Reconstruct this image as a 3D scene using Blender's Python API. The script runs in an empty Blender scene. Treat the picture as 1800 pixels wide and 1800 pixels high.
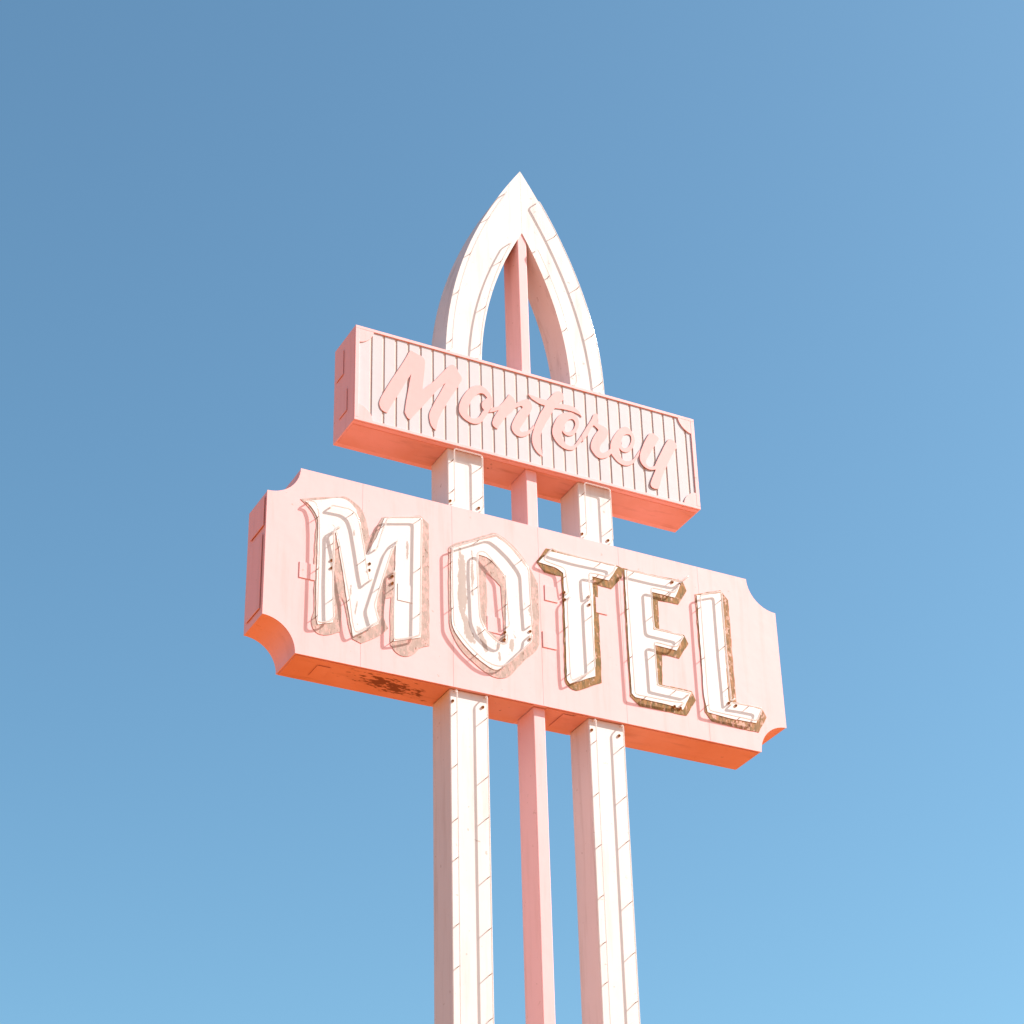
import bpy, bmesh, math, random
from mathutils import Vector, Matrix
random.seed(7)
sc = bpy.context.scene
COL = sc.collection

# ------------------------------------------------------------------ camera
# Survey of the sign from the photograph: units of 0.6 m, x along the sign, y away, z up,
# origin under the middle of the lower cabinet's front face.
S = 0.6
F_PX = 3828.475                                    # focal length for an 1800 px wide picture
CU = Vector((-9.51547, -17.21835, -9.76978))       # camera in survey units
PITCH, YAW, ROLL = 0.549625, -0.493365, -0.027646
EYE = 1.6
UX0, UX1, UZ0, UZ1, UY, UD = -2.0905, 2.1096, 2.8417, 4.0484, -0.0271, 0.5526
LZ1, LD, NOTCH = 2.0969, 0.4984, 0.349
GROUND_Z = CU.z - EYE / S

def W(x, y, z):
    return Vector((x * S, y * S, (z - CU.z) * S + EYE))

_cy, _sy, _cp, _sp = math.cos(YAW), math.sin(YAW), math.cos(PITCH), math.sin(PITCH)
FWD = Vector((-_sy * _cp, _cy * _cp, _sp))
_r0 = Vector((_cy, _sy, 0)); _u0 = _r0.cross(FWD)
RIGHT = math.cos(ROLL) * _r0 + math.sin(ROLL) * _u0
UP = -math.sin(ROLL) * _r0 + math.cos(ROLL) * _u0

cam_d = bpy.data.cameras.new('camera')
cam = bpy.data.objects.new('camera', cam_d); COL.objects.link(cam)
cam.matrix_world = Matrix((RIGHT, UP, -FWD)).transposed().to_4x4()
cam.location = W(*CU)
cam_d.sensor_width = 36; cam_d.lens = F_PX / 1800 * 36
cam_d.clip_start = 0.1; cam_d.clip_end = 20000
sc.camera = cam

# ------------------------------------------------------------------ light
SUN = Vector((1.85, -1.0, 1.75)).normalized()
SUN_STRENGTH, SKY_STRENGTH, EXPOSURE = 5.0, 0.127, 0.72
world = bpy.data.worlds.new('World'); sc.world = world; world.use_nodes = True
wn = world.node_tree
sky = wn.nodes.new('ShaderNodeTexSky'); sky.sky_type = 'NISHITA'; sky.sun_disc = False
sky.sun_elevation = math.asin(SUN.z); sky.sun_rotation = math.atan2(SUN.x, SUN.y)
sky.altitude = 0; sky.air_density = 1.0; sky.dust_density = 1.6; sky.ozone_density = 3.0
tint = wn.nodes.new('ShaderNodeMix'); tint.data_type = 'RGBA'; tint.blend_type = 'MULTIPLY'
tint.inputs[0].default_value = 1.0; tint.inputs[7].default_value = (0.76, 1.02, 0.945, 1)   # the film's cyan rendering of the whole sky
wn.links.new(sky.outputs[0], tint.inputs[6]); wn.links.new(tint.outputs[2], wn.nodes['Background'].inputs[0])
wn.nodes['Background'].inputs[1].default_value = SKY_STRENGTH
sun_d = bpy.data.lights.new('sun', 'SUN'); sun_d.energy = SUN_STRENGTH; sun_d.angle = math.radians(0.5)
sun_d.color = (1.0, 0.955, 0.90)
sun = bpy.data.objects.new('sun', sun_d); COL.objects.link(sun)
sun.rotation_euler = SUN.to_track_quat('Z', 'Y').to_euler(); sun.location = (6, -8, 20)
vs = sc.view_settings
vs.view_transform = 'Standard'; vs.look = 'None'; vs.gamma = 1; vs.exposure = EXPOSURE; vs.use_curve_mapping = False

# ------------------------------------------------------------------ photograph -> survey
def ray(px, py):
    return FWD + RIGHT * ((px - 900) / F_PX) - UP * ((py - 900) / F_PX)
def on_y(px, py, Y=0.0):
    d = ray(px, py); return CU + d * ((Y - CU.y) / d.y)
def on_z(px, py, Z):
    d = ray(px, py); return CU + d * ((Z - CU.z) / d.z)
def frame(ox, oy, k):
    return lambda p: (ox + p[0] / k, oy + p[1] / k)

# ------------------------------------------------------------------ materials
def mat_new(name):
    m = bpy.data.materials.new(name); m.use_nodes = True
    nt = m.node_tree
    return m, nt, nt.nodes['Principled BSDF']
def node(nt, kind, **kw):
    n = nt.nodes.new(kind)
    for k, v in kw.items(): setattr(n, k, v)
    return n
def coords(nt, scale=(1, 1, 1), kind='Object', loc=(0, 0, 0)):
    tc = node(nt, 'ShaderNodeTexCoord'); mp = node(nt, 'ShaderNodeMapping')
    mp.inputs['Scale'].default_value = scale; mp.inputs['Location'].default_value = loc
    nt.links.new(tc.outputs[kind], mp.inputs[0]); return mp.outputs[0]
def wcoords(nt, scale=(1, 1, 1), loc=(0, 0, 0)):
    g = node(nt, 'ShaderNodeNewGeometry'); mp = node(nt, 'ShaderNodeMapping')
    mp.inputs['Scale'].default_value = scale; mp.inputs['Location'].default_value = loc
    nt.links.new(g.outputs['Position'], mp.inputs[0]); return mp.outputs[0]
def noise(nt, vec, scale, detail=6, rough=.6):
    n = node(nt, 'ShaderNodeTexNoise'); n.inputs['Scale'].default_value = scale
    n.inputs['Detail'].default_value = detail; n.inputs['Roughness'].default_value = rough
    nt.links.new(vec, n.inputs['Vector']); return n.outputs['Fac']
def ramp(nt, fac, a, b, lo=0.0, hi=1.0):
    r = node(nt, 'ShaderNodeMapRange'); r.inputs[1].default_value = a; r.inputs[2].default_value = b
    r.inputs[3].default_value = lo; r.inputs[4].default_value = hi
    nt.links.new(fac, r.inputs[0]); return r.outputs[0]
def mix(nt, fac, a, b):
    n = node(nt, 'ShaderNodeMix'); n.data_type = 'RGBA'
    for sock, v in ((n.inputs[0], fac), (n.inputs[6], a), (n.inputs[7], b)):
        if hasattr(v, 'is_output'): nt.links.new(v, sock)
        elif isinstance(v, (int, float)): sock.default_value = v
        else: sock.default_value = (*v, 1)
    return n.outputs[2]
def math_n(nt, op, a, b):
    n = node(nt, 'ShaderNodeMath'); n.operation = op
    for sock, v in ((n.inputs[0], a), (n.inputs[1], b)):
        if hasattr(v, 'is_output'): nt.links.new(v, sock)
        else: sock.default_value = v
    return n.outputs[0]
def bump(nt, bs, h, strength, dist):
    b = node(nt, 'ShaderNodeBump'); b.inputs['Strength'].default_value = strength; b.inputs['Distance'].default_value = dist
    nt.links.new(h, b.inputs['Height']); nt.links.new(b.outputs[0], bs.inputs['Normal'])

def paint(name, base, worn, dirt, speck=.72, streak=.35, rough=.55):
    """sheet-metal paint: faded patches, faint rain streaks, small chips"""
    m, nt, bs = mat_new(name)
    v = wcoords(nt)
    fade = ramp(nt, noise(nt, v, 1.7, 5), .35, .75, 0, .55)
    c = mix(nt, fade, base, worn)
    st = noise(nt, wcoords(nt, (14, 14, 1.1)), 1.0, 5, .65)
    c = mix(nt, ramp(nt, st, .52, .78, 0, streak), c, dirt)
    sp = noise(nt, v, 26, 3, .5)
    c = mix(nt, ramp(nt, sp, speck, speck + .04, 0, .7), c, dirt)
    nt.links.new(c, bs.inputs['Base Color'])
    bs.inputs['Roughness'].default_value = rough; bs.inputs['Specular IOR Level'].default_value = .15
    bump(nt, bs, noise(nt, v, 3.2, 3), .25, .012)
    return m

PINK = (.80, .468, .465); PINK_W = (.80, .48, .475); PINK_D = (.58, .31, .26)
M_pink = paint('pink_paint', PINK, PINK_W, PINK_D, .70, .42)
M_script = paint('script_pink_paint', (.76, .395, .38), (.77, .41, .395), (.5, .25, .2), .76, .15)
M_white = paint('white_paint', (.69, .665, .645), (.63, .60, .575), (.42, .36, .31), .70, .45)
M_arch = paint('grimy_white_paint', (.68, .655, .635), (.62, .59, .57), (.38, .33, .30), .68, .55)
M_cream = paint('cream_backing_paint', (.60, .50, .45), (.62, .52, .47), (.45, .36, .31), .76, .15)
M_slat = paint('slat_paint', (.525, .505, .52), (.53, .51, .525), (.42, .38, .36), .75, .2)

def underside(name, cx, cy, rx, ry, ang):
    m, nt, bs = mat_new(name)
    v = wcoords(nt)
    c = mix(nt, ramp(nt, noise(nt, v, 3.0, 6), .32, .68, .35, 1), PINK, (.66, .33, .26))  # pink made duskier and redder: underside shade put into the colour, along with grime
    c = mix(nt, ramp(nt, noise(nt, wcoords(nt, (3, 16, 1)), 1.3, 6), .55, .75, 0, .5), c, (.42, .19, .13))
    if rx:
        mp = wcoords(nt)                                 # peeled, sooty patch
        sx = node(nt, 'ShaderNodeMapping'); sx.vector_type = 'TEXTURE'
        sx.inputs['Location'].default_value = (cx, cy, 0); sx.inputs['Rotation'].default_value = (0, 0, ang)
        sx.inputs['Scale'].default_value = (rx, ry, 1e3)
        nt.links.new(mp, sx.inputs[0])
        ln = node(nt, 'ShaderNodeVectorMath'); ln.operation = 'LENGTH'; nt.links.new(sx.outputs[0], ln.inputs[0])
        edge = ramp(nt, ln.outputs['Value'], .25, 1.25, .40, -.25)
        n1 = noise(nt, wcoords(nt, (9, 22, 1)), 1.6, 6, .62)
        k = math_n(nt, 'ADD', math_n(nt, 'MULTIPLY', edge, .9), math_n(nt, 'ADD', math_n(nt, 'MULTIPLY', n1, 1.9), -.47))
        c = mix(nt, ramp(nt, k, .70, .76), c, (.16, .055, .03))
        c = mix(nt, ramp(nt, k, .60, .70, 0, .35), c, (.3, .12, .08))
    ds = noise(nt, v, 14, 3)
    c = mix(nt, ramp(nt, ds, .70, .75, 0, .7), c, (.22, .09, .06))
    nt.links.new(c, bs.inputs['Base Color']); bs.inputs['Roughness'].default_value = .6
    bs.inputs['Specular IOR Level'].default_value = .25
    bump(nt, bs, noise(nt, v, 5, 3), .3, .01)
    return m

def blob(nt, px, py, rx, rz, ang=0.0):
    """1 at the middle of an elliptical patch on the sign face, 0 at its rim"""
    c0 = W(*on_y(px, py, -.006)); k = .6 / 150
    g = node(nt, 'ShaderNodeNewGeometry'); mp = node(nt, 'ShaderNodeMapping'); mp.vector_type = 'TEXTURE'
    mp.inputs['Location'].default_value = c0; mp.inputs['Rotation'].default_value = (0, ang, 0)
    mp.inputs['Scale'].default_value = (rx * k, 1e3, rz * k)
    nt.links.new(g.outputs['Position'], mp.inputs[0])
    ln = node(nt, 'ShaderNodeVectorMath'); ln.operation = 'LENGTH'; nt.links.new(mp.outputs[0], ln.inputs[0])
    return ramp(nt, ln.outputs['Value'], 0, 1.5, .34, -.02)
def letter_white(name, thr, under, patches=()):
    m, nt, bs = mat_new(name)
    v = wcoords(nt)
    n1 = noise(nt, wcoords(nt, (13, 13, 4.5)), 1.0, 7, .68)
    fine = noise(nt, v, 60, 4, .6)
    k = math_n(nt, 'ADD', n1, math_n(nt, 'MULTIPLY', fine, .22))
    for p in patches: k = math_n(nt, 'ADD', k, math_n(nt, 'MAXIMUM', blob(nt, *p), 0.0))
    c = mix(nt, ramp(nt, k, thr, thr + .03, 0, .9), (.655, .625, .605), under)
    c = mix(nt, ramp(nt, noise(nt, v, 42, 2), .73, .76, 0, .8), c, (.34, .22, .15))
    nt.links.new(c, bs.inputs['Base Color']); bs.inputs['Roughness'].default_value = .55
    bs.inputs['Specular IOR Level'].default_value = .3
    bump(nt, bs, k, .25, .004)
    return m

def edge_paint(name, a, b, dark, worn, thr=.50):
    """hand-painted block edge of a letter, weathered along brush streaks"""
    m, nt, bs = mat_new(name)
    v = wcoords(nt)
    n1 = noise(nt, wcoords(nt, (44, 44, 16)), 1.0, 6, .72)
    n2 = noise(nt, wcoords(nt, (30, 30, 15), (3, 1, 5)), 1.0, 6, .72)
    n3 = noise(nt, wcoords(nt, (44, 44, 22)), 1.0, 5, .7)
    c = mix(nt, ramp(nt, n1, .42, .58), a, b)
    c = mix(nt, ramp(nt, n2, thr, thr + .07, 0, .95), c, worn)
    c = mix(nt, ramp(nt, n3, .61, .66, 0, .9), c, dark)
    nt.links.new(c, bs.inputs['Base Color']); bs.inputs['Roughness'].default_value = .7
    bs.inputs['Specular IOR Level'].default_value = .2
    bump(nt, bs, n3, .4, .004)
    return m
TAN = (.40, .27, .21)
M_wM = letter_white('letter_white_paint', .80, (.37, .275, .235), ((616, 1040, 3, 22, .12), (716, 972, 3, 18), (622, 938, 2.5, 8), (628, 1098, 6, 8), (626, 1068, 2.5, 22, .12)))
M_wO = letter_white('worn_letter_white_paint', .73, (.37, .285, .24), ((810, 1005, 7, 48), (812, 1050, 6, 32), (822, 1108, 7, 30, -.35), (848, 1124, 5, 24, -.4), (900, 1135, 4, 10), (878, 1155, 3, 9), (830, 1010, 3, 45)))
M_wT = letter_white('clean_letter_white_paint', .92, (.5, .38, .3))
M_eM = edge_paint('faded_tan_edge_paint', (.38, .285, .245), (.46, .34, .295), (.20, .125, .085), (.64, .385, .345))
M_eT = edge_paint('olive_brown_edge_paint', (.15, .095, .028), (.31, .15, .045), (.05, .036, .012), (.60, .34, .26), .555)
M_eL = edge_paint('chipped_brown_edge_paint', (.19, .11, .04), (.37, .18, .08), (.07, .045, .016), (.64, .38, .31), .52)

def flat(name, col, rough=.6, metal=0, var=.25):
    m, nt, bs = mat_new(name)
    n = noise(nt, wcoords(nt), 40, 4)
    nt.links.new(mix(nt, ramp(nt, n, .35, .7), col, tuple(c * (1 - var) for c in col)), bs.inputs['Base Color'])
    bs.inputs['Roughness'].default_value = rough; bs.inputs['Metallic'].default_value = metal
    return m
M_ochre = flat('ochre_socket', (.55, .30, .10), .6, 0, .5)
M_hole = flat('dark_socket_mouth', (.14, .06, .02), .8)
M_standoff = flat('rusty_wire_support', (.32, .19, .12), .5, 0, .4)
M_rust = flat('rusted_rim', (.12, .05, .03), .9)
M_back = flat('cabinet_steel_in_gap', (.30, .17, .14), .8)

def glass_tube():
    """unlit neon tube: phosphor-coated glass, lets part of the light through"""
    m, nt, bs = mat_new('coated_neon_glass')
    bs.inputs['Base Color'].default_value = (.80, .77, .75, 1); bs.inputs['Roughness'].default_value = .12
    bs.inputs['Specular IOR Level'].default_value = .5
    tl = node(nt, 'ShaderNodeBsdfTranslucent'); tl.inputs[0].default_value = (.85, .82, .80, 1)
    tr = node(nt, 'ShaderNodeBsdfTransparent'); tr.inputs[0].default_value = (.95, .92, .90, 1)
    m1 = node(nt, 'ShaderNodeMixShader'); m1.inputs[0].default_value = .40
    m2 = node(nt, 'ShaderNodeMixShader'); m2.inputs[0].default_value = .42
    nt.links.new(bs.outputs[0], m1.inputs[1]); nt.links.new(tl.outputs[0], m1.inputs[2])
    nt.links.new(m1.outputs[0], m2.inputs[1]); nt.links.new(tr.outputs[0], m2.inputs[2])
    nt.links.new(m2.outputs[0], nt.nodes['Material Output'].inputs[0])
    return m
M_tube = glass_tube()

def soil():
    m, nt, bs = mat_new('red_clay_soil')
    v = wcoords(nt)
    c = mix(nt, ramp(nt, noise(nt, v, .12, 6), .35, .7), (.52, .145, .036), (.55, .165, .044))
    c = mix(nt, ramp(nt, noise(nt, v, 3.0, 6), .55, .75, 0, .6), c, (.46, .125, .034))
    nt.links.new(c, bs.inputs['Base Color']); bs.inputs['Roughness'].default_value = .95
    bs.inputs['Specular IOR Level'].default_value = .1
    bump(nt, bs, noise(nt, v, 4, 8), .6, .05)
    return m
M_soil = soil()

# ------------------------------------------------------------------ object helpers (survey units in, metres out)
WL = {}                                                  # world location of every object made
def link(o, parent, wloc):
    COL.objects.link(o); WL[o.name] = Vector(wloc)
    if parent: o.parent = parent; o.location = Vector(wloc) - WL[parent.name]
    else: o.location = wloc
    return o
def thing(name, label, cat, loc, group=None):
    o = bpy.data.objects.new(name, None); o.empty_display_size = .2
    o['label'] = label; o['category'] = cat
    if group: o['group'] = group
    return link(o, None, W(*loc))
def from_bm(name, bm, mat, parent, centre, smooth=False):
    """bm is in survey units; its origin is set at centre"""
    me = bpy.data.meshes.new(name)
    bmesh.ops.translate(bm, verts=bm.verts, vec=-Vector(centre)); bmesh.ops.scale(bm, verts=bm.verts, vec=(S, S, S))
    bmesh.ops.recalc_face_normals(bm, faces=bm.faces)
    bm.to_mesh(me); bm.free()
    if smooth: me.polygons.foreach_set('use_smooth', [True] * len(me.polygons))
    me.materials.append(mat)
    return link(bpy.data.objects.new(name, me), parent, W(*centre))
def box(name, x0, x1, y0, y1, z0, z1, mat, parent, bev=.006):
    bm = bmesh.new(); bmesh.ops.create_cube(bm, size=1)
    for v in bm.verts:
        v.co = Vector((x0 + (v.co.x + .5) * (x1 - x0), y0 + (v.co.y + .5) * (y1 - y0), z0 + (v.co.z + .5) * (z1 - z0)))
    if bev: bmesh.ops.bevel(bm, geom=bm.edges[:], offset=bev, segments=2, affect='EDGES', profile=.5)
    return from_bm(name, bm, mat, parent, ((x0 + x1) / 2, (y0 + y1) / 2, (z0 + z1) / 2))
def prism(name, pts, y0, y1, mat, parent, bev=0):
    """pts: (x, z) outline, extruded from y0 to y1"""
    bm = bmesh.new()
    a = [bm.verts.new((x, y0, z)) for x, z in pts]; b = [bm.verts.new((x, y1, z)) for x, z in pts]
    f0 = bm.faces.new(a); bm.faces.new(b[::-1])
    n = len(pts)
    for i in range(n): bm.faces.new((a[i], b[i], b[(i + 1) % n], a[(i + 1) % n]))
    if bev: bmesh.ops.bevel(bm, geom=list(f0.edges), offset=bev, segments=2, affect='EDGES', profile=.5)
    xs = [p[0] for p in pts]; zs = [p[1] for p in pts]
    return from_bm(name, bm, mat, parent, ((min(xs) + max(xs)) / 2, (y0 + y1) / 2, (min(zs) + max(zs)) / 2))
def curve_mesh(cu):
    ob = bpy.data.objects.new('tmp', cu); COL.objects.link(ob)
    dg = bpy.context.evaluated_depsgraph_get()
    me = bpy.data.meshes.new_from_object(ob.evaluated_get(dg))
    bpy.data.objects.remove(ob); bpy.data.curves.remove(cu)
    return me
def shape(name, loops, y0, y1, mat, parent, bev=0.0, res=8):
    """loops of (x, z, corner?) smooth Bezier outlines on the sign face, solid from y0 (front) to y1"""
    cu = bpy.data.curves.new(name, 'CURVE'); cu.dimensions = '2D'; cu.fill_mode = 'BOTH'; cu.resolution_u = res
    th = (y1 - y0) / 2
    cu.extrude = max(th - bev, .0005); cu.bevel_depth = bev; cu.bevel_resolution = 2; cu.offset = -bev
    for lp in loops:
        sp = cu.splines.new('BEZIER'); sp.bezier_points.add(len(lp) - 1); sp.use_cyclic_u = True
        for bp, q in zip(sp.bezier_points, lp):
            bp.co = (q[0], q[1], 0)
            t = 'VECTOR' if q[2] else 'AUTO'
            bp.handle_left_type = t; bp.handle_right_type = t
    me = curve_mesh(cu); me.name = name
    xs = [q[0] for q in loops[0]]; zs = [q[1] for q in loops[0]]
    c = Vector(((min(xs) + max(xs)) / 2, (y0 + y1) / 2, (min(zs) + max(zs)) / 2))
    me.transform(Matrix(((1, 0, 0, 0), (0, 0, -1, c.y), (0, 1, 0, 0), (0, 0, 0, 1))))
    me.transform(Matrix.Translation(-c)); me.transform(Matrix.Scale(S, 4))
    me.materials.clear(); me.materials.append(mat)
    return link(bpy.data.objects.new(name, me), parent, W(*c))
def rounded(pts, r):
    out = [pts[0]]
    for i in range(1, len(pts) - 1):
        a, p, b = pts[i - 1], pts[i], pts[i + 1]
        d1, d2 = a - p, b - p
        l1, l2 = d1.length, d2.length
        if l1 < 1e-5 or l2 < 1e-5: continue
        k = min(r, .45 * l1, .45 * l2); s = p + d1 / l1 * k; e = p + d2 / l2 * k
        for t in (0, .25, .5, .75, 1): out.append(s * (1 - t) ** 2 + p * 2 * t * (1 - t) + e * t * t)
    out.append(pts[-1]); return out
def tube(name, pts, rad, mat, parent, bend=.05, seg=3):
    p = rounded([Vector(q) for q in pts], bend)
    cu = bpy.data.curves.new(name, 'CURVE'); cu.dimensions = '3D'; cu.bevel_depth = rad; cu.bevel_resolution = seg
    cu.use_fill_caps = True
    sp = cu.splines.new('POLY'); sp.points.add(len(p) - 1)
    for a, b in zip(sp.points, p): a.co = (*b, 1)
    me = curve_mesh(cu); me.name = name
    c = sum(p, Vector()) / len(p)
    me.transform(Matrix.Translation(-c)); me.transform(Matrix.Scale(S, 4))
    me.materials.clear(); me.materials.append(mat)
    me.polygons.foreach_set('use_smooth', [True] * len(me.polygons))
    return link(bpy.data.objects.new(name, me), parent, W(*c))

def cyl_mesh(name, r, l, mat, seg=12, mouth=None):
    bm = bmesh.new()
    bmesh.ops.create_cone(bm, cap_ends=True, segments=seg, radius1=r, radius2=r * .85, depth=l)
    bmesh.ops.rotate(bm, verts=bm.verts, matrix=Matrix.Rotation(math.pi / 2, 3, 'X'))
    if mouth:                                           # dark recessed mouth at the front
        fr = min(bm.faces, key=lambda f: f.calc_center_median().y)
        q = bmesh.ops.inset_region(bm, faces=[fr], thickness=r * .3)
        bmesh.ops.translate(bm, verts=fr.verts, vec=(0, l * .6, 0)); fr.material_index = 1
    bmesh.ops.scale(bm, verts=bm.verts, vec=(S, S, S))
    me = bpy.data.meshes.new(name); bm.to_mesh(me); bm.free(); me.materials.append(mat)
    if mouth: me.materials.append(mouth)
    return me
ELECTRODE = cyl_mesh('electrode', .016, .014, M_ochre, 12, M_hole)
H_TUBE, R_TUBE = .055, .0095
STUB = {h: cyl_mesh('standoff', .0045, h, M_standoff, 6) for h in (.055, .062)}
def electrode(x, y, z, parent):
    return link(bpy.data.objects.new('electrode', ELECTRODE), parent, W(x, y - .007, z))
def standoff(x, y, z, h, parent):
    return link(bpy.data.objects.new('standoff', STUB[h]), parent, W(x, y - h / 2, z))

# ================================================================== setting
bm = bmesh.new(); bmesh.ops.create_grid(bm, x_segments=1, y_segments=1, size=9000)
g = from_bm('ground', bm, M_soil, None, (0, 0, 0)); g.location = (0, 0, 0); g['kind'] = 'structure'

# ================================================================== arched support pylon
PY0, PY1 = .048, .445                                    # front and back of the white legs
pyl = thing('arched_pylon', 'white twin-legged metal pylon with pointed arch and pink centre fin carrying both sign boxes',
            'sign pylon', (0, .25, GROUND_Z))
LEG = {-1: (-.985, -.557), 1: (.585, 1.0)}
def wout(z): return .992 - .111 * max(0, z - 4.0) ** 2
def win(z): return .556 - .130 * max(0, z - 4.0) ** 2
Z_IN, Z_OUT = 4 + math.sqrt(.556 / .130), 4 + math.sqrt(.992 / .111)
HP = .062
def run_standoffs(pts, y, h, parent, step, start=.1):
    acc = step - start
    for a, b in zip(pts[:-1], pts[1:]):
        a, b = Vector(a), Vector(b); d = (b - a).length; t = step - acc
        while t <= d:
            q = a.lerp(b, min(1, max(0, (t + random.uniform(-.06, .06)) / d))); standoff(q.x, y, q.z, h, parent); t += step
        acc = (acc + d) % step
for s in (-1, 1):
    x0, x1 = LEG[s]
    # leg below the lower box, and between the boxes
    low = box('leg', x0, x1, PY0, PY1, GROUND_Z - .3, -.001, M_white, pyl, .012)
    mid = box('leg', x0, x1, PY0, PY1, LZ1 + .001, UZ0 - .001, M_white, pyl, .012)
    base = box('base_plate', x0 - .15, x1 + .15, PY0 - .15, PY1 + .15, GROUND_Z - .05, GROUND_Z + .04, M_white, pyl, .01)
    ty = PY0 - HP
    xa, xb = x0 + .05, x1 - .045
    # tube between the boxes: an upside-down U
    z0, z1 = LZ1 + .055, UZ0 - .035
    pts = [(xa, PY0, z0), (xa, ty, z0 + .01), (xa, ty, z1), (xb, ty, z1), (xb, ty, z0 + .01), (xb, PY0, z0)]
    tube('neon_tube', pts, .0078, M_tube, mid, .03)
    for xx in (xa, xb):
        electrode(xx - .025, PY0, z0 + .03, mid)
        standoff(xx, PY0, LZ1 + .21, HP, mid); standoff(xx, PY0, UZ0 - .16, HP, mid)
    # tubes running down the lower leg
    for xx in (xa, xb):
        electrode(xx - .02, PY0, -.135, low)
        tube('neon_tube', [(xx, PY0, -.025), (xx, ty, -.035), (xx, ty, -4.6), (xx, PY0, -4.62)], .0078, M_tube, low, .03)
        for k in range(9): standoff(xx, PY0, -.27 - k * .52 + (random.uniform(-.12, .12) if k else 0), HP, low)
    # one half of the pointed arch
    bm = bmesh.new()
    N = 40
    def rail(f, top, i):
        z = UZ1 + .001 + (top - UZ1 - .001) * i / N
        return (s * max(f(z), .0012), z)
    rows = []
    for i in range(N + 1):
        o_, i_ = rail(wout, Z_OUT, i), rail(win, Z_IN, i)
        rows.append([bm.verts.new((o_[0], PY0, o_[1])), bm.verts.new((i_[0], PY0, i_[1])),
                     bm.verts.new((i_[0], PY1, i_[1])), bm.verts.new((o_[0], PY1, o_[1]))])
    for a, b in zip(rows[:-1], rows[1:]):
        for k in range(4): bm.faces.new((a[k], a[(k + 1) % 4], b[(k + 1) % 4], b[k]))
    bm.faces.new(rows[0]); bm.faces.new(rows[-1][::-1])
    arch = from_bm('arch_half', bm, M_arch, pyl, (s * .6, .25, 5.2))
    for f, off, top in ((wout, -.047, Z_OUT - .42), (win, .047, Z_IN - .22)):
        z0 = UZ1 + (.075 if f is wout else .075)
        path = []
        for i in range(21):
            z = z0 + (top - z0) * i / 20
            dz = (f(z + .01) - f(z)) / .01                      # keep the tube parallel to the edge
            nrm = math.sqrt(1 + dz * dz)
            path.append((s * (f(z) + off * nrm), ty, z))
        tube('neon_tube', [(path[0][0], PY0, z0 - .01)] + path + [(path[-1][0], PY0, top + .01)], .0078, M_tube, arch, .03)
        electrode(path[0][0] - .03, PY0, z0 - .035, arch)
        run_standoffs(path, PY0, HP, arch, .66, .10)
# centre fin
fx0, fx1, fy0, fy1 = -.044, .088, .058, .412
for a, b in ((GROUND_Z - .3, -.001), (LZ1 + .001, UZ0 - .001), (UZ1 + .001, Z_IN + .02)):
    box('centre_fin', fx0 if b < 4 else -.057, fx1 if b < 4 else .058, fy0, fy1, a, b, M_pink, pyl, .008)

# ================================================================== lower cabinet: MOTEL
mot = thing('motel_sign_box', 'long pale pink sign box with scooped corners and worn white letters reading MOTEL',
            'sign', (0, .25, 0))
def arc(cx, cz, r, a0, a1, n=14):
    return [(cx + r * math.cos(math.radians(a0 + (a1 - a0) * i / n)), cz + r * math.sin(math.radians(a0 + (a1 - a0) * i / n))) for i in range(n + 1)]
def cab_outline(x0, x1, z0, z1, r):
    return (arc(x0, z1, r, 270, 360) + arc(x1, z1, r, 180, 270) + arc(x1, z0, r, 90, 180) + arc(x0, z0, r, 0, 90))
prism('cabinet_body', cab_outline(-3 + .004, 3 - .004, .004, LZ1 - .004, NOTCH), .0045, LD, M_pink, mot, 0)
seams = [on_y(x, y).x for x, y in ((638, 850), (794, 890), (945, 930), (1086, 965), (1225, 998))]
edges = [-3] + seams + [3]
gp = .0012
for i, (a, b) in enumerate(zip(edges[:-1], edges[1:])):
    if i == 0:
        pts = arc(-3, LZ1, NOTCH, 270, 360) + [(b - gp, LZ1), (b - gp, 0)] + arc(-3, 0, NOTCH, 0, 90)
    elif i == len(edges) - 2:
        pts = [(a + gp, 0), (a + gp, LZ1)] + arc(3, LZ1, NOTCH, 180, 270) + arc(3, 0, NOTCH, 90, 180)
    else:
        pts = [(a + gp, 0), (a + gp, LZ1), (b - gp, LZ1), (b - gp, 0)]
    prism('face_panel', pts, 0, .004, M_pink, mot, 0)
# underside cover with the peeled patch
st = W(*on_z(682, 1203, 0)); sv = W(*on_z(735, 1222, 0)) - W(*on_z(625, 1187, 0))
M_under = underside('shaded_weathered_underside_paint', st.x, st.y, .34, .12, math.atan2(sv.y, sv.x))
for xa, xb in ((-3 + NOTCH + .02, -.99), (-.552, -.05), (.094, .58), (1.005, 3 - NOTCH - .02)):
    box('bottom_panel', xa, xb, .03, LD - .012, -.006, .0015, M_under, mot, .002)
# rust-framed hatches on the underside
def on_under(P, z=-.008): return on_z(P[0], P[1], z)
for q in ([(538, 1184), (555, 1168), (585, 1177), (569, 1192)], [(968, 1272), (987, 1252), (1008, 1258), (990, 1281)]):
    c = [on_under(p) for p in q]
    xs = [p.x for p in c]; ys = [p.y for p in c]
    box('hatch', min(xs) + .03, max(xs) - .03, max(.06, min(ys)), min(LD - .06, max(ys)), -.017, -.0115, M_under, mot, .002)
    box('hatch_rim', min(xs) + .038, max(xs) - .038, max(.06, min(ys)) + .008, min(LD - .06, max(ys)) - .008, -.0115, -.0055, M_rust, mot, 0)
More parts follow.
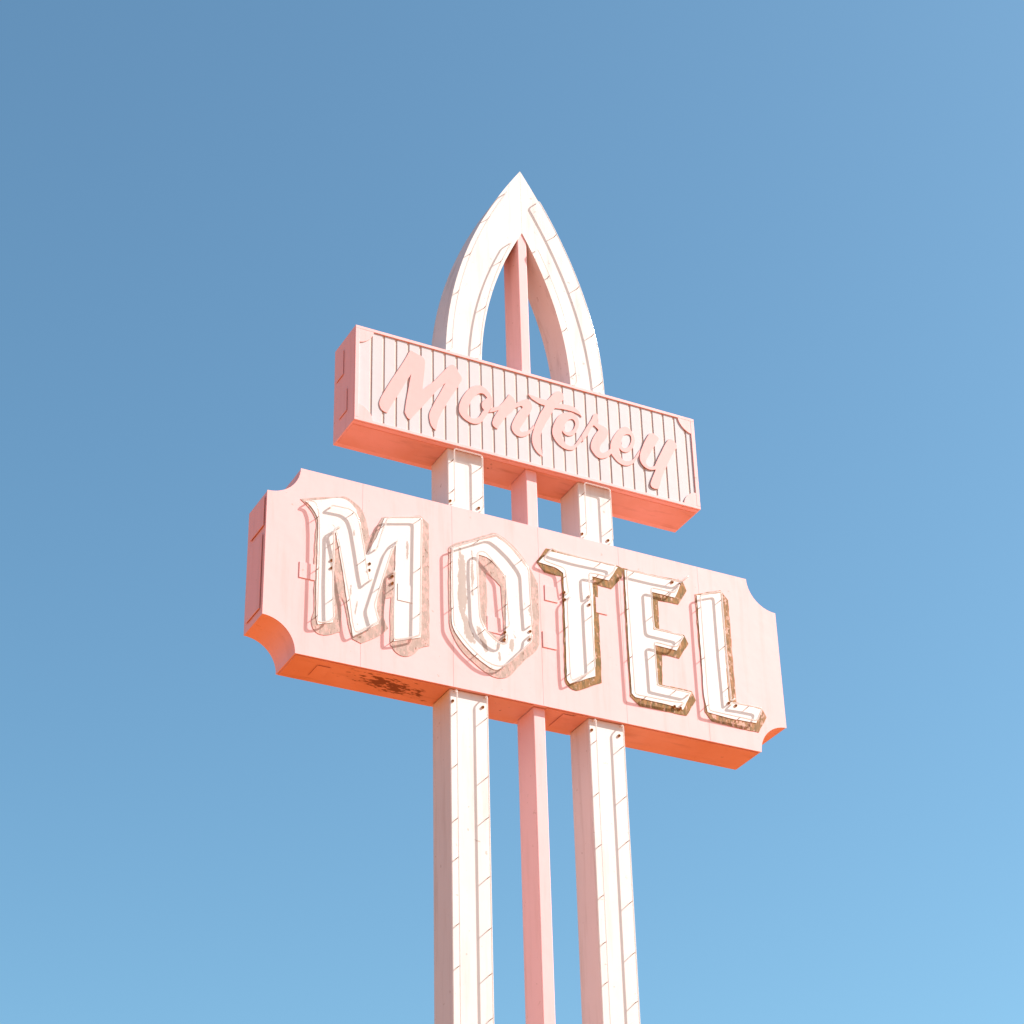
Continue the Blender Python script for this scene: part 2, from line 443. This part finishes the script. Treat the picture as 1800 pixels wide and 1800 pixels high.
# covers on the left end
for za, zb, ya, yb in ((1.36, 1.70, .05, .40), (.44, 1.28, .07, .42)):
    box('end_cover', -3.014, -3.004, ya, yb, za, zb, M_pink, mot, .002)
    box('end_cover_rim', -3.0065, -2.9965, ya + .012, yb - .012, za + .012, zb - .012, M_back, mot, 0)

FM = frame(520, 860, 7.5); FO = frame(760, 920, 6.207); FT = frame(930, 950, 6.667); FE = frame(1080, 990, 6.547); FL = frame(1205, 1030, 6.793)
rnd = random.Random(3)
def wobble(lp, amp, step=.05):
    out = []
    for i, a in enumerate(lp):
        b = lp[(i + 1) % len(lp)]; out.append(a)
        d = math.hypot(b[0] - a[0], b[1] - a[1]); n = int(d / step)
        if n < 2: continue
        nx, nz = -(b[1] - a[1]) / d, (b[0] - a[0]) / d
        if not (a[2] and b[2]) and d < .25: continue
        for k in range(1, n):
            t = k / n; w = rnd.uniform(-amp, amp)
            out.append((a[0] + (b[0] - a[0]) * t + nx * w, a[1] + (b[1] - a[1]) * t + nz * w, False))
    return out
def loop(f, pts, Y=0.0):
    out = []
    for p in pts:
        q = on_y(*f(p), Y); out.append((q.x, q.z, len(p) > 2))
    return out
c = 1
LETTERS = [
 ('M', FM, M_wM, M_eM,
  [[(120,162,c),(350,142),(600,125),(690,165),(790,270,c),(830,450),(870,680),(912,885,c),(1060,640),(1165,385,c),(1640,385,c),(1640,1960,c),(1285,2010,c),(1300,1400),(1312,695,c),(1240,900),(1130,1250),(1065,1480),(1060,1680,c),(1085,1780,c),(750,1955,c),(690,1600),(600,1000),(508,490,c),(497,900),(485,1760,c),(285,1790,c),(265,1700),(265,1300),(278,900),(290,500),(280,380),(220,265),(165,200)]],
  [[(60,130,c),(300,110),(640,100),(760,170),(850,250),(900,350),(940,480),(968,640,c),(1140,372,c),(1640,352,c),(1752,460,c),(1760,2065,c),(1640,2095),(1560,2170),(1430,2205),(1330,2160),(1245,2050,c),(1240,1700),(1255,1430,c),(1180,1440,c),(1165,1550),(1160,1700),(1215,1840,c),(1110,1925),(860,2035,c),(745,1975,c),(705,1850,c),(640,1520),(600,1420,c),(600,1600),(590,1880,c),(340,1920),(250,1870),(210,1790),(205,1720),(240,1600),(240,1000),(255,600),(270,450),(230,330),(150,220)]],
  [[(30,255),(110,275),(150,380),(162,600),(158,900),(140,1500),(128,1870),(260,1868),(350,1810),(340,1720),(335,1300),(345,900),(348,640),(445,590)],
   [(385,650),(430,850),(500,1250),(560,1550),(600,1900),(635,2010),(740,1960),(945,1860),(915,1770),(882,1640),(960,1400),(1060,1080),(1120,900),(1205,775)],
   [(1165,1180),(1150,1400),(1140,1700),(1140,2100),(1300,2082),(1490,2040),(1490,1900),(1500,1200),(1512,478),(1300,478),(1075,478),(1040,540),(980,700),(925,880)],
   [(330,320),(560,365),(645,430),(690,560),(740,850),(790,1180),(822,1330),(870,1280)]],
  [(470,940),(470,1040),(970,985),(965,1070),(1270,1150),(1275,1240)]),
 ('O', FO, M_wO, M_eM,
  [[(205,268,c),(400,215),(690,150,c),(800,230),(920,360),(1050,530,c),(1060,900),(1085,1290,c),(745,1592,c),(680,1600),(560,1530),(420,1410),(300,1270),(220,1130),(205,1000),(200,600)],
   [(500,345,c),(600,380),(700,470),(800,580,c),(797,850),(795,1310,c),(690,1290),(600,1200),(520,1080),(505,900),(495,600)]],
  [[(176,275),(200,245),(400,180),(660,105),(730,130),(850,220),(960,340),(1060,490),(1150,660,c),(1165,900),(1165,1320,c),(1130,1390),(1000,1500),(850,1660),(770,1690),(680,1680),(600,1640),(450,1520),(320,1390),(230,1240),(185,1100),(175,700)],
   [(585,540,c),(660,600),(745,690,c),(760,900),(780,1190,c),(720,1240),(640,1190),(590,1130,c),(595,800)]],
  [[(972,1190),(950,900),(935,600),(900,530),(800,400),(690,290),(600,222),(550,215),(300,290),(98,352),(100,500),(105,900),(115,1190),(170,1290),(300,1450),(450,1590),(560,1645),(650,1652),(720,1610),(960,1385),(970,1300)],
   [(722,1200),(700,950),(675,670),(620,590),(540,490),(460,400),(410,390),(372,420),(370,600),(385,900),(395,1110),(450,1250),(560,1360),(640,1410),(695,1400),(708,1290)]],
  [(790,1190),(785,1270),(1065,1180),(1065,1265)]),
 ('T', FT, M_wT, M_eT,
  [[(235,130,c),(1035,318,c),(930,472,c),(735,425,c),(750,800),(772,1595,c),(475,1685,c),(440,1640,c),(420,1000),(395,385,c),(310,325),(240,300),(105,258,c)]],
  [[(195,95,c),(250,105),(1040,300,c),(1098,330,c),(1088,430,c),(965,570,c),(800,520,c),(810,800),(830,1200),(850,1670,c),(560,1762,c),(500,1742),(440,1690,c),(420,1640),(400,1000),(380,420,c),(290,405),(180,375,c),(85,250,c)]],
  [[(340,700),(325,590),(300,420),(180,375),(42,322),(80,260),(150,185),(200,215),(500,300),(900,385),(870,460),(790,520),(700,490),(580,470),(585,600),(600,740)],
   [(605,765),(620,1100),(648,1595),(560,1660),(370,1748),(355,1600),(340,1200),(325,800),(370,745)]],
  [(410,610),(415,695),(700,660),(705,755)]),
 ('E', FE, M_wT, M_eT,
  [[(112,80,c),(768,222,c),(690,400,c),(408,330,c),(440,768,c),(795,848,c),(712,1008,c),(455,945,c),(480,1412,c),(880,1492,c),(785,1690,c),(640,1640),(430,1590),(235,1545,c),(195,1500,c),(150,800)]],
  [[(96,57,c),(500,150),(775,200,c),(828,320,c),(735,475,c),(500,428,c),(515,758,c),(800,830,c),(850,930,c),(745,1098,c),(545,1050,c),(550,1400,c),(890,1475,c),(935,1580,c),(830,1755,c),(520,1690),(290,1645,c),(180,1530,c),(135,800)]],
  [[(740,235),(650,305),(400,255),(150,195),(22,165),(35,400),(75,950),(120,1605),(250,1630),(560,1690),(690,1700)],
   [(760,1588),(420,1512),(378,1500),(360,1250),(340,1005),(400,1010),(520,1045),(610,1055),(680,930),(340,848),(325,700),(305,370),(440,400),(575,432),(640,335)]],
  [(665,220),(750,245),(690,1650),(760,1670)]),
 ('L', FL, M_wT, M_eL,
  [[(130,115,c),(410,90,c),(450,600),(510,1380,c),(900,1480,c),(840,1640,c),(600,1600),(400,1550),(260,1510,c),(215,1300),(180,800)]],
  [[(112,100,c),(412,52,c),(505,170,c),(540,600),(605,1390,c),(910,1465,c),(965,1570,c),(875,1750,c),(600,1690),(310,1615,c),(230,1500,c),(200,1100),(150,600)]],
  [[(475,1440),(425,1478),(410,1300),(370,900),(330,400),(312,158),(180,180),(55,205),(65,300),(100,800),(140,1300),(165,1585),(300,1615),(600,1680),(735,1710),(800,1560),(600,1520),(450,1497)]],
  [(515,1400),(600,1430)]),
]
SX, SZ = -SUN.x / SUN.y, -SUN.z / SUN.y                 # run of a shadow per unit of stand-off
KIND = {'M': 'serifed', 'O': 'faceted', 'T': 'square-armed', 'E': 'square-armed', 'L': 'plain'}
for ch, f, mw, me_, wl, bl, tubes, elec in LETTERS:
    e0 = -.0035
    let = shape('letter', [wobble(loop(f, l), .0022) for l in wl], -.0095, -.0055, mw, mot)
    let['label'] = 'white painted capital %s with weathered brown block edge' % ch
    shape('painted_edge', [wobble(loop(f, l), .0038, .055) for l in bl], -.0045, -.001, me_, let)
    for tp in tubes:
        pts = []
        for p in tp:
            q = on_y(*f(p), -.006); pts.append((q.x + SX * H_TUBE, -H_TUBE, q.z + SZ * H_TUBE))
        full = [(pts[0][0], -.006, pts[0][2])] + pts + [(pts[-1][0], -.006, pts[-1][2])]
        tube('neon_tube', full, R_TUBE, M_tube, let, .04)
        run_standoffs(pts, 0, .055, let, .55, .22)
    for p in elec:
        q = on_y(*f(p), -.01); electrode(q.x, -.008, q.z, let)
# raised cover plates over the wiring
PLATES = [(FM, [(50,955),(250,990),(255,1205),(45,1155)], M_pink), (FM, [(1340,1240),(1530,1285),(1545,1505),(1340,1465)], M_wT),
          (FO, [(600,1005),(735,1035),(770,1215),(600,1175)], M_pink), (FT, [(180,520),(325,550),(345,735),(190,695)], M_pink),
          (FT, [(160,1060),(310,1095),(335,1285),(165,1245)], M_pink), (FT, [(775,660),(900,690),(930,878),(790,840)], M_pink)]
for f, q, m in PLATES:
    P = [on_y(*f(p), -.006) for p in q]
    x0 = (P[0].x + P[3].x) / 2; x1 = (P[1].x + P[2].x) / 2; z1 = (P[0].z + P[1].z) / 2; z0 = (P[2].z + P[3].z) / 2
    box('cover_plate', x0, x1, -.0145 if m is M_wT else -.0075, -.0098 if m is M_wT else -.0002, z0, z1, m, mot, .001)

# ================================================================== upper cabinet: Monterey
mon = thing('name_sign_box', 'pink framed sign box with white vertical slats and raised script reading Monterey',
            'sign', (0, .25, UZ0))
YF = UY                                                  # front of the pink frame
FR = .013                                                # frame stands this far before the slats
YS = YF + FR                                             # front of the slats
GD = .0075                                                # depth of the slots between slats
box('cabinet_body', UX0, UX1, YS + GD + .0085, UY + UD, UZ0 + .0, UZ1, M_pink, mon, .004)
box('backing_board', UX0 + .006, UX1 - .006, YS + GD, YS + GD + .008, UZ0 + .006, UZ1 - .006, M_cream, mon, 0)
fl, ft = .047, .036
prism('frame_rail', [(UX0, UZ1), (UX1, UZ1), (UX1, UZ1 - ft), (UX0, UZ1 - ft)], YF, YS + GD - .0005, M_pink, mon, .003)
prism('frame_rail', [(UX0, UZ0), (UX1, UZ0), (UX1, UZ0 + ft), (UX0, UZ0 + ft)], YF, YS + GD - .0005, M_pink, mon, .003)
prism('frame_stile', [(UX0, UZ0 + ft), (UX0 + fl, UZ0 + ft), (UX0 + fl, UZ1 - ft), (UX0, UZ1 - ft)], YF, YS + GD - .0005, M_pink, mon, .003)
prism('frame_stile', [(UX1 - fl, UZ0 + ft), (UX1, UZ0 + ft), (UX1, UZ1 - ft), (UX1 - fl, UZ1 - ft)], YF, YS + GD - .0005, M_pink, mon, .003)
R_C = .215
for cx, cz, a0 in ((UX0, UZ1, 270), (UX1, UZ1, 180), (UX1, UZ0, 90), (UX0, UZ0, 0)):
    sx = 1 if cx < 0 else -1; sz = 1 if cz < 3.5 else -1
    xi, zi = cx + sx * (fl - .001), cz + sz * (ft - .001)
    pts = [(xi, zi)]
    aa = [(cx + R_C * math.cos(math.radians(a)), cz + R_C * math.sin(math.radians(a))) for a in [a0 + 90 * i / 24 for i in range(25)]]
    aa = [p for p in aa if (p[0] - xi) * sx > .004 and (p[1] - zi) * sz > .004]
    first = (aa[0][0], zi) if abs(aa[0][1] - zi) < abs(aa[0][0] - xi) else (xi, aa[0][1])
    last = (aa[-1][0], zi) if abs(aa[-1][1] - zi) < abs(aa[-1][0] - xi) else (xi, aa[-1][1])
    prism('corner_plate', pts + [first] + aa + [last], YF + .0015, YS - .0005, M_pink, mon, .002)
# slats between the slots seen in the photograph
g0 = on_y(652.8, 600, YS).x; g1 = on_y(1205.5, 780, YS).x
NG = 28
pitch = (g1 - g0) / (NG - 1)
slot = .027
xs = [UX0 + fl] + [g0 + i * pitch for i in range(NG)] + [UX1 - fl]
for i in range(NG + 1):
    a = xs[i] + (slot / 2 if i else .0); b = xs[i + 1] - (slot / 2 if i < NG else .0)
    box('slat', a, b, YS + random.uniform(-.0008, .0012), YS + GD - .0005, UZ0 + ft + .0005, UZ1 - ft - .0005, M_slat, mon, .002)
FA = frame(650, 600, 8.182); FB = frame(850, 660, 9.0); FC = frame(1020, 720, 9.0)
SCRIPT = [
 ('capital M', FA, [[(540,200),(570,148),(600,128),(640,150),(720,195),(780,235),(802,280),(800,340),(780,560),(765,690,c),(850,625),(900,590),(1080,410),(1150,345),(1190,330),(1225,345),(1250,380),(1290,450),(1325,505),(1330,545),(1300,600),(1260,670),(1170,800),(1090,930),(1020,1060),(985,1150),(968,1240),(955,1275,c),(920,1250),(885,1200),(862,1120),(858,1050),(875,990),(905,930),(940,860),(1000,760),(1060,650),(1088,598,c),(980,690),(910,770),(830,860),(740,955),(650,1050),(585,1118,c),(555,1105),(520,1050),(505,1010),(510,970),(525,860),(550,720),(575,580),(597,470,c),(550,540),(490,640),(430,740),(370,830),(310,930),(255,1025,c),(215,1010),(170,975),(143,915),(140,880),(165,800),(210,720),(300,570),(400,420),(480,300)]]),
 ('first o', FA, [[(1560,628),(1490,640),(1430,680),(1360,760),(1310,850),(1285,940),(1290,1010),(1330,1080),(1400,1140),(1470,1175),(1540,1185),(1600,1165),(1650,1110),(1690,1050),(1730,985),(1765,920),(1768,860),(1750,780),(1710,720),(1650,660),(1600,635)],
    [(1600,745),(1640,755),(1670,785),(1690,810,c),(1650,840),(1620,870),(1612,910),(1620,950),(1645,985,c),(1620,1010),(1590,1060),(1560,1090),(1500,1105),(1450,1090),(1420,1050),(1415,990),(1430,930),(1460,860),(1510,790),(1560,755)]]),
 ('n', FB, [[(88,580,c),(128,508,c),(170,500),(240,480),(300,430),(350,370),(410,288,c),(450,320),(490,360),(507,400),(512,440,c),(560,410),(640,380),(700,372),(740,395),(765,440),(775,500),(765,540),(730,600),(680,680),(630,760),(590,820),(580,850),(600,880),(660,880),(720,860),(760,825),(805,770,c),(800,830,c),(770,870),(740,910),(680,950),(620,968),(560,960),(510,930),(465,875),(447,820),(455,760),(485,690),(530,610),(580,540),(618,492),(600,480),(560,490),(510,510),(460,560),(400,610),(350,665),(300,730),(250,800),(225,845,c),(180,815),(150,780),(143,730),(155,690),(190,620),(240,545,c),(160,572)]]),
 ('t', FB, [[(1140,258),(1200,245),(1250,280),(1275,330),(1265,375),(1210,430),(1175,452,c),(1240,450),(1330,460),(1420,490),(1490,540),(1540,600),(1560,655,c),(1520,620),(1450,585),(1360,555),(1250,530),(1128,515,c),(1090,580),(1050,650),(1000,730),(950,830),(920,900),(905,960),(905,1050),(915,1150),(930,1230),(940,1280,c),(880,1240),(820,1170),(780,1080),(768,1000),(775,930),(790,870),(820,770),(860,680),(900,590),(960,500),(970,472,c),(900,450),(830,410),(760,360),(720,310),(705,283,c),(760,305),(850,340),(930,365),(1012,386,c),(1050,345),(1100,290)]]),
 ('first e', FB, [[(1245,870,c),(1290,925),(1340,950),(1390,950),(1450,915),(1490,850),(1515,780),(1505,690),(1460,620),(1400,585),(1330,578),(1250,595),(1180,650),(1130,730),(1095,830),(1090,900),(1110,970),(1160,1050),(1230,1120),(1310,1165),(1390,1178),(1440,1165),(1490,1110),(1550,1045),(1605,995,c),(1570,920,c),(1530,975),(1480,1050),(1440,1095),(1380,1110),(1320,1085),(1270,1020),(1245,950)],
    [(1380,690),(1420,695),(1450,740),(1445,800),(1410,860),(1350,890),(1300,880),(1280,830),(1290,780),(1330,715)]]),
 ('r', FC, [[(22,402,c),(110,260),(180,150),(235,60),(268,66),(285,110),(278,160),(290,215),(330,240),(390,270),(430,310),(445,360),(430,420),(390,480),(340,540),(318,590),(320,650),(350,680),(400,670),(450,640),(490,605,c),(497,690,c),(450,740),(390,765),(330,772),(270,745),(210,680),(172,610),(170,550),(190,480),(230,400),(290,320,c),(260,285),(215,245,c),(180,290),(125,390),(45,505,c)]]),
 ('second e', FC, [[(620,605,c),(660,650),(710,672),(760,665),(820,620),(855,560),(870,480),(850,400),(800,320),(750,275),(700,265),(640,290),(580,350),(520,440),(485,530),(480,600),(495,690),(540,760),(600,825),(670,870),(740,885),(800,870),(850,840),(900,770),(962,690,c),(950,625,c),(900,700),(860,760),(820,795),(760,810),(700,800),(655,760),(630,690)],
    [(750,388),(790,400),(810,450),(800,520),(765,580),(720,605),(680,595),(655,550),(660,480),(690,410)]]),
 ('y', FC, [[(1095,375,c),(1160,382),(1200,410),(1240,450),(1220,500),(1180,570),(1110,680),(1060,770),(1040,830),(1060,880),(1110,905),(1175,892,c),(1190,860),(1230,770),(1290,650),(1340,550),(1400,465,c),(1450,475),(1500,520),(1530,575),(1490,650),(1440,740),(1380,870),(1330,980),(1290,1080),(1260,1190),(1240,1252,c),(1190,1255),(1130,1225),(1112,1190),(1125,1120),(1160,1030),(1192,950,c),(1130,955),(1060,935),(990,880),(945,800),(940,740),(950,680),(985,580),(1040,460)]]),
]
for i, (nm, f, lps) in enumerate(SCRIPT):
    yy = YS - .0080 - .0015 * (i % 2) - (.006 if i == 7 else 0)
    let = shape('script_letter', [loop(f, l, YS - .013) for l in lps], yy, YS - (.0015 if i < 7 else .007), M_script, mon, .0022, 6)
    let['label'] = 'raised pink script letter, the %s of Monterey' % nm
# underside panel with lips, and covers on the left end
M_under2 = underside('shaded_grimy_underside_paint', 0, 0, 0, 0, 0)
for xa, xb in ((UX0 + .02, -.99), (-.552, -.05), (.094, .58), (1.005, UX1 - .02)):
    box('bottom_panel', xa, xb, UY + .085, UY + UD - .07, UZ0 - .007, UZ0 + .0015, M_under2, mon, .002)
for za, zb, ya, yb in ((UZ1 - .46, UZ1 - .14, .27, .46), (UZ0 + .22, UZ0 + .50, .16, .36)):
    box('end_cover', UX0 - .013, UX0 - .005, ya, yb, za, zb, M_pink, mon, .002)
    box('end_cover_rim', UX0 - .0065, UX0 + .004, ya + .012, yb - .012, za + .012, zb - .012, M_back, mon, 0)
